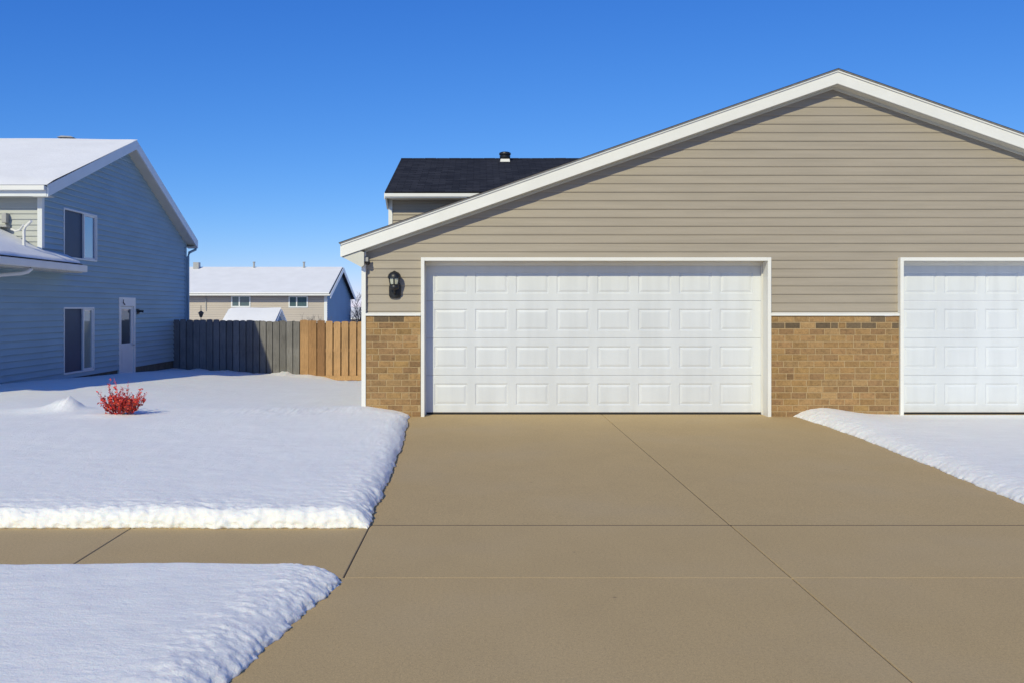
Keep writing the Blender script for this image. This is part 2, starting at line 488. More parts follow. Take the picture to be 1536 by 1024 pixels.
# ridge cap, slightly uneven
m = MB(); x = X0
while x < X1:
    L = .3; h = random.uniform(0, .006)
    m.prism([(ry-.14, rz-.012+h), (ry, rz+.040+h), (ry+.14, rz-.012+h), (ry, rz+.030+h)], 'x', x, x+L-.01); x += L
obj('ridge_cap', m, M['shingle'], up)
m = MB(); m.box(X0, X1, ey-.0, ey+.02, ezz-.10, ezz-.002)
m.box(X0, X1, ey-.03, ey-.001, ezz-.075, ezz-.005)
obj('fascia', m, M['trim'], up)
m = MB(); m.box(X0+.01, X1, ey+.021, UY-.0, ezz-.10, ezz-.085)
m.prism([(ey+.02, ezz-.1), (UY+.02, ezz-.1), (UY+.02, ezz-.30)], 'x', X0+.005, UX0-.031)
obj('soffit', m, M['soffit'], up)
m = MB()
for s in (1, -1):
    yy = ry-s*(ry-ey)
    m.hexa([(X0-.012, yy, ezz-.13), (X0, yy, ezz-.13), (X0, ry, rz-.13), (X0-.012, ry, rz-.13), (X0-.012, yy, ezz), (X0, yy, ezz), (X0, ry, rz), (X0-.012, ry, rz)])
obj('rake_board', m, M['trim'], up)
# turbine-like roof vent
vx, vy = .625, 23.35
vb = MB(); vb.hexa([(vx-.13, vy-.12, 5.10), (vx+.13, vy-.12, 5.10), (vx+.13, vy+.12, 5.16), (vx-.13, vy+.12, 5.16),
                    (vx-.11, vy-.10, 5.235), (vx+.11, vy-.10, 5.235), (vx+.11, vy+.10, 5.235), (vx-.11, vy+.10, 5.235)])
vv = obj('vent_base', vb, M['trim'], up)
m = MB(); m.lathe(vx, vy, [(.10, 5.236), (.105, 5.25), (.13, 5.27), (.135, 5.315), (.118, 5.318), (.118, 5.335), (.14, 5.34), (.15, 5.37), (.14, 5.40), (.10, 5.418), (.02, 5.425)], 18)
obj('roof_vent', m, M['black'], up, smooth=True, angle=.7)

# lantern
LX = -1.20
lan = thing('wall_lantern', 'black outdoor wall lantern with clear glass beside the garage door', 'lamp', (LX, YF-.02, 1.84))
m = MB(); m.lathe(LX, YF-.02, [(.01, 1.655), (.07, 1.66), (.085, 1.69), (.086, 1.81), (.072, 1.86), (.04, 1.88)], 16, 1, .45)
obj('back_plate', m, M['black'], lan, smooth=True, angle=.8)
m = MB(); m.tube([(LX, YF-.03, 1.73), (LX, YF-.07, 1.72), (LX, YF-.115, 1.745), (LX, YF-.12, 1.80)], [.016, .015, .014, .02], 8)
m.lathe(LX, YF-.12, [(.025, 1.765), (.062, 1.785), (.070, 1.81), (.062, 1.83), (.070, 1.84), (.070, 1.848)], 16)
obj('bracket', m, M['black'], lan, smooth=True, angle=.8)
m = MB(); m.lathe(LX, YF-.12, [(.060, 1.849), (.072, 1.90), (.076, 1.94), (.072, 1.952)], 16)
obj('lamp_glass', m, M['glass_lamp'], lan, smooth=True, angle=.8)
m = MB(); m.lathe(LX, YF-.12, [(.092, 1.930), (.093, 1.955), (.084, 1.985), (.060, 2.012), (.025, 2.027), (.012, 2.036), (.004, 2.04)], 16)
obj('cap', m, M['black'], lan, smooth=True, angle=.8)
m = MB()
for k in range(6):
    t = 2*PI*k/6+PI/6
    m.tube([(LX+r*math.cos(t), YF-.12+r*math.sin(t), z) for r, z in ((.064, 1.845), (.077, 1.90), (.082, 1.945), (.085, 1.96))], .008, 6)
m.tube([(LX, YF-.184, 1.846), (LX, YF-.197, 1.90), (LX, YF-.202, 1.94)], .010, 6)
obj('cage', m, M['black'], lan)
# security sensor
cam = thing('security_camera', 'small grey security camera on the white corner board under the eave', 'camera', (-1.62, YF-.08, 2.18))
m = MB(); m.box(-1.66, -1.60, YF-.10, YF-.076, 2.15, 2.24); m.box(-1.62, -1.565, YF-.125, YF-.09, 2.165, 2.225)
obj('housing', m, M['grey_metal'], cam, bevel=.006)
m = MB(); m.lathe(-1.575, YF-.105, [(.005, 2.118), (.022, 2.122), (.034, 2.14), (.036, 2.163)], 14)
m.box(-1.562, -1.550, YF-.115, YF-.09, 2.16, 2.23)
obj('lens', m, M['black'], cam, smooth=True, angle=.8)

# ------------------------------------------------------------------ neighbour house
NX = -9.0
nb = thing('neighbouring_house', 'blue grey sided two storey house with snow covered roof at the left', 'house', (-13, 23.5, 0))
NYF, NYB, NYP = 19.15, 28.75, 23.65
ZF, ZP, ZB = 3.98, 5.76, 3.58
def nleft(z):   # u measured along +Y from 0
    return NYF if z < ZF-.08 else NYF+(z-(ZF-.08))/((ZP-ZF)/(NYP-18.8))
def nright(z):
    return NYB-.25 if z < ZB+.02 else NYB-.25-(z-(ZB+.02))/((ZP-ZB)/(28.8-NYP))
w_up = (20.13, 21.88, 2.60, 3.69); w_lo = (20.13, 21.72, .09, 1.54); w_dr = (23.2, 24.3, -.3, 1.79)
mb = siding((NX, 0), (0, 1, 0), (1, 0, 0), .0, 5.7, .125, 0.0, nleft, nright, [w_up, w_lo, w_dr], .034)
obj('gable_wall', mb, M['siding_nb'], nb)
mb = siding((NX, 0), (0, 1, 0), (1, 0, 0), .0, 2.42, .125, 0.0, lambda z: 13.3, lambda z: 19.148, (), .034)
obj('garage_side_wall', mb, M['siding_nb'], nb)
mb = siding((0, NYF), (1, 0, 0), (0, -1, 0), 0, 3.9, .115, 0, lambda z: -19, lambda z: NX-.012)
obj('front_wall', mb, M['siding_nbf'], nb)
mb = MB(); mb.box(-19, NX-.05, NYB-.35, NYB-.25, -1, 3.6); obj('rear_wall', mb, M['siding_nbf'], nb)
mb = siding((0, 13.3), (1, 0, 0), (0, -1, 0), 0, 4.9, .115, 0, lambda z: -17+max(0, (z-2.35)/.5), lambda z: NX-.012-max(0, (z-2.35)/.5))
obj('garage_front_wall', mb, M['siding_nbf'], nb)
m = MB(); m.box(-19, NX-.012, 13.35, NYB-.26, -1, -.002)
obj('foundation', m, M['found'], nb)
m = MB(); m.box(NX-.06, NX+.037, NYF-.05, NYF-.036, 2.4, ZF-.1); m.box(NX, NX+.037, NYF-.0355, NYF+.06, 2.75, ZF-.1)
obj('corner_board', m, M['trimcool'], nb)
m = MB(); m.box(NX-.08, NX+.04, 13.26, 13.28, 0, 2.4); m.box(NX, NX+.04, 13.281, 13.38, 0, 2.4)
obj('corner_board', m, M['trimcool'], nb)
m = MB(); m.box(NX, NX+.038, NYB-.34, NYB-.250, 0, 3.6); m.box(NX-.08, NX+.038, NYB-.249, NYB-.225, 0, 3.6)
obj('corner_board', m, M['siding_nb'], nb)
# main roof
RX = NX+.30
m = MB(); XL = -19.2
FE = (18.8, ZF); PK = (NYP, ZP); BE = (28.8, ZB)
for (ya, za), (yb, zb) in ((FE, PK), (BE, PK)):
    m.hexa([(XL, ya, za-.02), (RX-.032, ya, za-.02), (RX-.032, yb, zb-.02), (XL, yb, zb-.02), (XL, ya, za+.015), (RX-.032, ya, za+.015), (RX-.032, yb, zb+.015), (XL, yb, zb+.015)])
nr = obj('roof', m, M['shingle'], nb)
m = MB()
for (ya, za), (yb, zb) in ((FE, PK), (BE, PK)):
    m.hexa([(RX-.03, ya, za-.22), (RX, ya, za-.22), (RX, yb, zb-.22), (RX-.03, yb, zb-.22), (RX-.03, ya, za+.02), (RX, ya, za+.02), (RX, yb, zb+.02), (RX-.03, yb, zb+.02)])
obj('rake_board', m, M['trimcool'], nr)
m = MB()
for (ya, za), (yb, zb) in ((FE, PK), (BE, PK)):
    m.hexa([(NX-.01, ya, za-.225), (RX-.031, ya, za-.225), (RX-.031, yb, zb-.225), (NX-.01, yb, zb-.225), (NX-.01, ya, za-.205), (RX-.031, ya, za-.205), (RX-.031, yb, zb-.205), (NX-.01, yb, zb-.205)])
m.box(XL, RX-.031, 18.83, NYF-.0, ZF-.20, ZF-.18); m.box(NX-.4, RX-.031, NYB-.24, 28.78, ZB-.20, ZB-.18)
obj('soffit', m, M['soffit'], nr)
for a in ((18.79, 18.82, ZF-.21, ZF-.021), (28.78, 28.81, ZB-.2, ZB-.021)):
    m = MB(); m.box(XL, RX-.031, *a); obj('fascia', m, M['trimcool'], nr)
m = MB(); m.box(XL, RX-.035, 18.70, 18.788, ZF-.10, ZF-.0)
obj('gutter', m, M['trim'], nr, bevel=.012)
# snow blanket on the front slope, a little thicker towards the left
m = MB(); nu, nv = 46, 16
vs = []
for j in range(nv+1):
    for i in range(nu+1):
        x = RX+.008+(XL-RX)*i/nu; t = j/nv
        y = 18.72+(NYP+.05-18.72)*t; z = ZF-.01+(ZP-ZF)*t
        th = .055+.018*min(1, (RX-x)/3)*1.5+.012*noise.noise(Vector((x*.8, y*.9, 3)))
        if i == 0: th = .045
        if j == 0: th = .02
        vs.append((x, y, z+th))
fs = [(j*(nu+1)+i, (j+1)*(nu+1)+i, (j+1)*(nu+1)+i+1, j*(nu+1)+i+1) for j in range(nv) for i in range(nu)]
m.add(vs, fs); obj('roof_snow', m, M['roofsnow'], nr, smooth=True)
m = MB(); m.box(-10.72, -10.42, 23.8, 24.1, ZP-.05, ZP+.11); m.hexa([(-10.78, 23.75, ZP+.11), (-10.34, 23.75, ZP+.10), (-10.34, 24.14, ZP+.10), (-10.78, 24.14, ZP+.11), (-10.68, 23.8, ZP+.16), (-10.44, 23.8, ZP+.145), (-10.44, 24.1, ZP+.145), (-10.68, 24.1, ZP+.16)])
obj('roof_vent', m, M['grey_metal'], nr)
# garage wing roof
GE = -8.56; gz = 2.44; gs = .52
m = MB()
m.hexa([(GE, 13.05, gz-.02), (GE, 20.13, gz-.02), (NX+.036, 20.13, gz-.02+gs*(GE-NX-.017)), (NX+.017, 13.05, gz-.02+gs*(GE-NX-.017)),
        (GE, 13.05, gz+.01), (GE, 20.13, gz+.01), (NX+.036, 20.13, gz+.01+gs*(GE-NX-.017)), (NX+.017, 13.05, gz+.01+gs*(GE-NX-.017))])
m.hexa([(NX+.016, 13.05, gz-.02+gs*(GE-NX)), (NX+.016, 19.14, gz-.02+gs*(GE-NX)), (-13, 19.14, gz-.02+gs*(GE+13)), (-13, 13.05, gz-.02+gs*(GE+13)),
        (NX+.016, 13.05, gz+.01+gs*(GE-NX)), (NX+.016, 19.14, gz+.01+gs*(GE-NX)), (-13, 19.14, gz+.01+gs*(GE+13)), (-13, 13.05, gz+.01+gs*(GE+13))])
gr = obj('garage_roof', m, M['shingle'], nb)
m = MB(); vs = []; xs = [GE-.03+(-13-GE)*(i/30)**1.5 for i in range(31)]; ys = [13.0+i*(20.08-13.0)/24 for i in range(25)]
for y in ys:
    for i, x in enumerate(xs):
        yy = y if x > NX+.03 else 13.0+(y-13.0)*(19.12-13.0)/(20.08-13.0)
        th = .06+.02*noise.noise(Vector((x*1.5, yy*1.2, 9)))
        if i == 0: th = .02
        vs.append((x, yy, gz+gs*(GE-x)+th))
nu = 30
m.add(vs, [(j*31+i, (j+1)*31+i, (j+1)*31+i+1, j*31+i+1) for j in range(24) for i in range(nu)])
# closing skirt on the far end
obj('roof_snow', m, M['roofsnow'], gr, smooth=True)
m = MB(); m.box(GE-.02, GE+.09, 13.05, 20.16, gz-.15, gz-.005)
obj('gutter', m, M['trim'], gr, bevel=.02)
m = MB(); m.box(NX+.036, GE-.02, 13.05, 20.14, gz-.17, gz-.15)
m.prism([(GE-.02, gz-.16), (GE-.02, gz-.0), (NX+.02, gz+gs*(GE-NX)-.03), (NX+.02, gz-.16)], 'y', 20.131, 20.15)
obj('soffit', m, M['soffit'], gr)
# downspout off the gutter
m = MB(); m.tube([(GE+.05, 17.70, gz-.10), (GE+.05, 17.70, gz-.18), (GE+.0, 17.67, gz-.235), (GE-.09, 17.6, gz-.27), (NX+.12, 17.3, gz-.31), (NX+.08, 17.1, gz-.36), (NX+.07, 17.0, gz-.45), (NX+.07, 17.0, .2)], .038, 10)
obj('downspout', m, M['trim'], nb, smooth=True, angle=.8)
# white pipe from the upper wall down to the low roof
def px(x, y, Y): return ((x-720)/F*Y, Y, 1.51+(463-y)/F*Y)
m = MB()
m.tube([px(36, 384, 18.5), px(36, 345, 18.5), px(38, 340, 18.5), px(47, 332, 18.4)], .028, 8)
m.tube([px(17, 344, 18.9), px(24, 347, 18.7), px(30, 345, 18.6), px(35, 338, 18.5)], .020, 8)
obj('overflow_pipe', m, M['trim'], nb, smooth=True, angle=.8)
m = MB(); a = px(4, 340, 19.05); b = px(11, 320, 19.05); m.box(a[0], b[0], 19.0, 19.13, a[2]+.07, b[2]); m.box(a[0]-.1, b[0]+.03, 18.95, 19.13, a[2]-.02, a[2]+.02)
obj('meter_box', m, M['grey_metal'], nb, bevel=.01)
# back downspout
m = MB(); m.tube([(RX-.05, 28.74, ZB-.12), (RX-.06, 28.74, ZB-.26), (NX+.09, 28.6, ZB-.36), (NX+.07, 28.55, ZB-.5), (NX+.07, 28.55, -.2)], .04, 8)
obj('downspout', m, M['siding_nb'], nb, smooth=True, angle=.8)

def side_window(y0, y1, z0, z1, left_m, right_m, split, lab):
    w = MB(); fw = .038; x0, x1 = NX-.04, NX+.03
    w.box(x0, x1, y0, y0+fw, z0, z1); w.box(x0, x1, y1-fw, y1, z0, z1)
    w.box(x0, x1, y0+fw, y1-fw, z0, z0+fw); w.box(x0, x1, y0+fw, y1-fw, z1-fw, z1)
    ys = y0+(y1-y0)*split
    w.box(x0, x1-.006, ys-.025, ys+.025, z0+fw, z1-fw)
    # sliding sash around the far pane
    s = .035; a, b, c, d = ys+.025, y1-fw, z0+fw, z1-fw
    w.box(NX-.03, NX+.012, b-s, b, c, d); w.box(NX-.03, NX+.012, a, a+s*.6, c, d); w.box(NX-.03, NX+.012, a+s*.6, b-s, c, c+s); w.box(NX-.03, NX+.012, a+s*.6, b-s, d-s, d)
    o = obj('window', w, M['trimcool'], nb, bevel=.004); o['label'] = lab
    p = MB(); p.box(NX-.028, NX-.020, y0+fw, ys-.025, z0+fw, z1-fw); obj('insect_screen', p, left_m, o)
    p = MB(); p.box(NX-.026, NX-.018, ys, y1-fw, z0+fw+.01, z1-fw-.01); obj('pane', p, right_m, o)
    p = MB(); p.box(NX-.06, NX-.045, y0, y1, z0, z1); obj('backing', p, M['rubber'], o)
side_window(*w_up, M['screen'], M['glass_refl'], .60, 'upper sliding window')
side_window(*w_lo, M['screen'], M['glass_curt'], .64, 'lower sliding window beside the shrub')
# side door
y0, y1, z0, z1 = w_dr[0], w_dr[1], -.30, w_dr[3]
m = MB(); m.box(NX-.05, NX+.035, y0, y0+.10, z0, z1); m.box(NX-.05, NX+.035, y1-.10, y1, z0, z1); m.box(NX-.05, NX+.035, y0+.10, y1-.10, 1.565, z1)
dr = obj('side_door', m, M['trimcool'], nb, bevel=.004); dr['label'] = 'white side door with a glazed upper half'
m = MB(); a, b = y0+.10, y1-.10
m.box(NX-.05, NX+.005, a, a+.12, z0, 1.56); m.box(NX-.05, NX+.005, b-.12, b, z0, 1.56); m.box(NX-.05, NX+.005, a+.12, b-.12, z0, .63); m.box(NX-.05, NX+.005, a+.12, b-.12, 1.49, 1.56)
m.box(NX+.006, NX+.012, a+.14, b-.14, .0, .52)
obj('door_leaf', m, M['trimcool'], dr, bevel=.003)
m = MB(); m.box(NX-.04, NX-.025, a+.12, b-.12, .63, 1.49); obj('pane', m, M['glass_dark'], dr)
m = MB(); m.tube([(NX+.02, b-.05, .58), (NX+.06, b-.05, .58), (NX+.06, b-.14, .58)], .014, 8); obj('handle', m, M['grey_metal'], dr)
m = MB(); m.tube([(NX+.05, y0+.24, 1.73), (NX+.05, y0+.22, 1.66), (NX+.05, y0+.30, 1.62), (NX+.05, y0+.33, 1.60)], .012, 6); obj('hook', m, M['black'], dr)
sl = thing('wall_lamp', 'small black lamp on the shaded wall right of the side door', 'lamp', (NX+.02, 24.5, 1.44))
m = MB(); m.box(NX+.017, NX+.045, 24.40, 24.56, 1.36, 1.50); obj('mount', m, M['black'], sl, bevel=.01)
m = MB(); m.tube([(NX+.045, 24.48, 1.43), (NX+.10, 24.48, 1.44), (NX+.17, 24.5, 1.43)], [.04, .025, .035], 10); obj('lamp_head', m, M['black'], sl, smooth=True, angle=.8)

# ------------------------------------------------------------------ fences
FY = 27.4
def board(mb, x0, x1, zb, zt, y, col, rnd, th=.022):
    ar = rnd.uniform(.006, .020); lean = rnd.uniform(-.006, .006)
    k = 4; top = []
    w = x1-x0
    for i in range(k+1):
        t = i/k; top.append((x0+w*t+lean, zt+ar*(1-(2*t-1)**2)-ar*.5))
    poly = [(x0, zb), (x1, zb)] + top[::-1]
    mb.prism(poly, 'y', y, y+th, col)
def fx(p, Y=FY): return (p-720)/F*Y
rnd = random.Random(4)
gf = thing('fence', 'weathered grey wooden board fence beside the blue grey house', 'fence', (-7.1, FY, -.4), 'board fences between the houses')
m = MB(); xs = fx(260); n = 19; wd = (fx(449.5)-xs)/n
for i in range(n):
    v = rnd.uniform(.8, 1.12); c = (.175*v, .178*v, .185*v)
    if i > 12: c = (.185*v, .178*v, .170*v)
    gp = rnd.uniform(.012, .03); zt = 1.19-.0025*i+rnd.uniform(-.014, .012)
    if i in (14, 15): zt -= .02
    board(m, xs+i*wd+gp/2, xs+(i+1)*wd-gp/2, -.55, zt, FY-.03-rnd.uniform(0, .004), c, rnd)
obj('board_panel', m, M['wood'], gf)
m = MB()
for i in range(n):
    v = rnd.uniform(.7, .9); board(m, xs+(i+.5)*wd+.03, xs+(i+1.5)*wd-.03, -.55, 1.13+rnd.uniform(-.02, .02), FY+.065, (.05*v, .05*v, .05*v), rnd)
obj('rear_board_panel', m, M['wood'], gf)
for z in (.95, .3, -.25):
    m = MB(); m.box(xs, fx(449), FY+.0, FY+.06, z-.045, z+.045, (.07, .068, .065)); obj('rail', m, M['wood'], gf)
for x in (xs+.06, (xs+fx(449))/2, fx(447)):
    m = MB(); m.box(x-.045, x+.045, FY+.09, FY+.18, -.9, 1.10, (.08, .075, .07)); obj('post', m, M['wood'], gf)
bf = thing('fence', 'newer tan brown wooden board fence next to the garage', 'fence', (-4, FY, -.6), 'board fences between the houses')
m = MB(); x = fx(450.3); i = 0
while x < -2.05:
    if i < 3:
        w = .245; gp = .004+.01*i; base = [(.42, .245, .112), (.35, .195, .085), (.27, .145, .065)][i]
    else:
        w = .232; gp = .034; v = rnd.uniform(.9, 1.08); base = (.47*v, .285*v, .140*v)
    zt = 1.195-.004*min(i, 3)+rnd.uniform(-.012, .012) - (.03 if i < 4 else .05)
    board(m, x+gp/2, x+w-gp/2, -.52, zt, FY-.03, base, rnd); x += w; i += 1
obj('board_panel', m, M['wood'], bf)
m = MB(); x = fx(451)
while x < -2.1:
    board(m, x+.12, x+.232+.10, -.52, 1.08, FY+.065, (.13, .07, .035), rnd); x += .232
obj('rear_board_panel', m, M['wood'], bf)
for z in (1.0, .3):
    m = MB(); m.box(fx(451), -2.0, FY+0, FY+.06, z-.045, z+.045, (.2, .11, .05)); obj('rail', m, M['wood'], bf)
m = MB(); m.box(fx(470), -2.0, FY-.055, FY-.002-.03, -.58, -.44, (.44, .27, .13)); obj('kickboard', m, M['wood'], bf)
for x in (fx(452)+.05, -3.6, -2.1):
    m = MB(); m.box(x-.045, x+.045, FY+.09, FY+.18, -.95, 1.03, (.3, .18, .09)); obj('post', m, M['wood'], bf)

# ------------------------------------------------------------------ far houses
fh = thing('row_house', 'long tan row house with snowy roof beyond the fence', 'house', (-20, 57, -1.8))
FX = -8.62; FYF = 52.6; FYB = 62.2; FYP = 57.2
zfe, zfp = 2.34, 4.0
mb = siding((0, FYF), (1, 0, 0), (0, -1, 0), -1.8, zfe, .13, 0, lambda z: -34, lambda z: FX-.02,
            [(fx(347, FYF), fx(376, FYF), 1.58, 2.24), (fx(433, FYF), fx(462, FYF), 1.56, 2.22)], .02)
obj('front_wall', mb, M['siding_far'], fh)
fsl = (zfp-zfe)/(FYP-FYF)
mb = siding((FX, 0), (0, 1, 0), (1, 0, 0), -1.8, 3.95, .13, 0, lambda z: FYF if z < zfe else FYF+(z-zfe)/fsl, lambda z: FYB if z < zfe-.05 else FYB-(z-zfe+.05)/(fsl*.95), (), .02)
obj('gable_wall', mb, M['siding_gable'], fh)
m = MB(); m.box(FX-.16, FX+.01, FYF-.05, FYF-.021, -1.8, zfe); obj('corner_board', m, M['trimcool'], fh)
rx = FX+.25
m = MB()
for a, b in (((FYF-.45, zfe-.03), (FYP, zfp)), ((FYB+.5, zfe-.12), (FYP, zfp))):
    m.hexa([(-34, a[0], a[1]-.1), (rx, a[0], a[1]-.1), (rx, b[0], b[1]-.1), (-34, b[0], b[1]-.1), (-34, a[0], a[1]), (rx, a[0], a[1]), (rx, b[0], b[1]), (-34, b[0], b[1])])
fr = obj('roof', m, M['shingle'], fh)
m = MB(); m.hexa([(-34, FYF-.5, zfe-.0), (rx-.06, FYF-.5, zfe), (rx-.06, FYP, zfp+.01), (-34, FYP, zfp+.01), (-34, FYF-.5, zfe+.06), (rx-.06, FYF-.5, zfe+.06), (rx-.06, FYP, zfp+.06), (-34, FYP, zfp+.06)])
obj('roof_snow', m, M['roofsnow'], fr)
m = MB(); m.box(-34, rx, FYF-.55, FYF-.452, zfe-.11, zfe-.03); obj('gutter', m, M['trim'], fr)
m = MB()
for a, b in (((FYF-.45, zfe-.03), (FYP, zfp)), ((FYB+.5, zfe-.12), (FYP, zfp))):
    m.hexa([(rx+.001, a[0], a[1]-.24), (rx+.03, a[0], a[1]-.24), (rx+.03, b[0], b[1]-.24), (rx+.001, b[0], b[1]-.24), (rx+.001, a[0], a[1]+.03), (rx+.03, a[0], a[1]+.03), (rx+.03, b[0], b[1]+.03), (rx+.001, b[0], b[1]+.03)])
obj('rake_board', m, M['trimcool'], fr)
for p0, p1, y0_, in ((292, 300, 394), (379.5, 382.5, 393), (454, 458, 393)):
    m = MB(); zt = 1.51+(463-y0_)/F*57
    if p1-p0 > 6: m.box(fx(p0, 57), fx(p1, 57), 56.7, 57.1, 3.9, zt)
    else: m.lathe(fx((p0+p1)/2, 57), 57, [(.06, 3.9), (.06, zt-.06), (.085, zt-.05), (.085, zt)], 10)
    obj('roof_vent', m, M['grey_metal'], fr)
for p0, p1, z0, z1 in ((347, 376, 1.58, 2.24), (433, 462, 1.56, 2.22)):
    a, b = fx(p0, FYF), fx(p1, FYF); w = MB(); t = .07; y0, y1 = FYF-.05, FYF+.03
    w.box(a, a+t, y0, y1, z0, z1); w.box(b-t, b, y0, y1, z0, z1); w.box(a+t, b-t, y0, y1, z0, z0+t); w.box(a+t, b-t, y0, y1, z1-t, z1)
    mid = a+(b-a)*.42; w.box(mid-.035, mid+.035, y0, y1, z0+t, z1-t)
    o = obj('window', w, M['trimcool'], fh)
    p = MB(); p.box(a+t, b-t, FYF-.01, FYF+.02, z0+t, z1-t); obj('pane', p, M['glass_far'], o)
m = MB(); m.box(fx(308.6, FYF), fx(309.8, FYF), FYF-.07, FYF-.022, 1.4, zfe-.2); obj('downspout', m, M['grey_metal'], fh)
# shed between
sy = 40.0
sh = thing('garden_shed', 'small snow capped shed roof showing just above the grey fence', 'shed', (-9.6, 41, -1.2))
SHZ = -.075
sxr = fx(404, sy); sp = 1.54
m = MB(); m.prism([(sy, -1.2), (sy+2.4, -1.2), (sy+2.4, .86+SHZ), (sy+1.2, 1.46+SHZ), (sy, .86+SHZ)], 'x', -11.0, -8.93)
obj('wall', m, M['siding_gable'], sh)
m = MB()
for s in (1, -1):
    a = sy+1.2-s*1.4
    m.hexa([(xx, yy, zz+SHZ) for xx, yy, zz in ((-11.1, a, .78), (-8.75, a, .78), (-8.75, sy+1.2, 1.48), (-11.1, sy+1.2, 1.48), (-11.1, a, .86), (-8.75, a, .86), (-8.75, sy+1.2, 1.56), (-11.1, sy+1.2, 1.56))])
so = obj('roof', m, M['trimcool'], sh)
m = MB(); vs = []; nx, ny = 20, 8
for j in range(ny+1):
    for i in range(nx+1):
        x = -11.1+(2.32)*i/nx; y = sy-.22+1.46*j/ny; z = SHZ+.86+.7*j/ny+.07+.03*noise.noise(Vector((x, y, 1)))
        if i == 0: z -= .07
        vs.append((x, y, z))
m.add(vs, [(j*(nx+1)+i, j*(nx+1)+i+1, (j+1)*(nx+1)+i+1, (j+1)*(nx+1)+i) for j in range(ny) for i in range(nx)])
obj('roof_snow', m, M['roofsnow'], so, smooth=True)
# distant house right of the row house
dh = thing('distant_house', 'distant snowy roof in the gap by the garage corner', 'house', (-10.5, 95, -2))
m = MB(); m.prism([(92, -2), (100, -2), (100, .6), (92, .6)], 'x', -16, -6.5); obj('wall', m, M['siding_far'], dh)
m = MB()
for s in (1, -1):
    a = 96-s*4.6
    m.hexa([(-16.3, a, .45), (-6.2, a, .45), (-6.2, 96, 1.5), (-16.3, 96, 1.5), (-16.3, a, .6), (-6.2, a, .6), (-6.2, 96, 1.65), (-16.3, 96, 1.65)])
obj('roof', m, M['roofsnow'], dh)
# garden ornament / feeder pole
fp = thing('bird_feeder', 'dark bird feeder on a thin pole above the grey fence', 'bird feeder', (fx(301.5, 36), 36, -1))
X, Y = fx(301.5, 36), 36
m = MB(); m.tube([(X, Y, -1), (X, Y, 1.62)], .012, 6); obj('pole', m, M['black'], fp)
m = MB(); m.lathe(X, Y, [(.02, 1.16), (.05, 1.18), (.075, 1.25), (.09, 1.30), (.12, 1.33), (.03, 1.42)], 12); obj('feeder', m, M['black'], fp, smooth=True, angle=.8)

# ------------------------------------------------------------------ ground
def clamp(t, a=0., b=1.): return max(a, min(b, t))
def sst(t): t = clamp(t); return t*t*(3-2*t)
def fb(x, y, z, o=4): return noise.fractal(Vector((x, y, z)), 1.0, 2.0, o)
def hb(x, y):
    z9 = .11-.036*max(0, y-17); z3 = .115-.045*max(0, y-13)
    return z3+(z9-z3)*sst((x+3.5)/-5.5)
def spacing(edge, total, fine, grow):
    out = [0.]; d = fine
    while out[-1] < total:
        out.append(out[-1]+d)
        if out[-1] > edge: d *= grow
    out[-1] = total; return out
def rim(w, n, rest):
    # quarter-circle spacing across a rounded snow edge, then the wider grid
    a = [w*(1-math.cos(k*PI/2/n)) for k in range(n+1)]
    return a+[x for x in rest if x > a[-1]+.004]
def pieces(t, pts):
    for (a, va), (b, vb) in zip(pts, pts[1:]):
        if t <= b: return va+(vb-va)*(t-a)/(b-a)
    return pts[-1][1]
def snowgrid(name, us, vs_, fn, label):
    m = MB(); V = []
    for v in vs_:
        for u in us: V.append(fn(u, v))
    n = len(us)
    m.add(V, [(j*n+i, j*n+i+1, (j+1)*n+i+1, (j+1)*n+i) for j in range(len(vs_)-1) for i in range(n-1)])
    o = obj(name, m, M['snow'], smooth=True); kind(o, 'stuff', label); return o
def prof(d, w):
    t = clamp(d/w); return math.sqrt(max(0, 1-(1-t)**2))
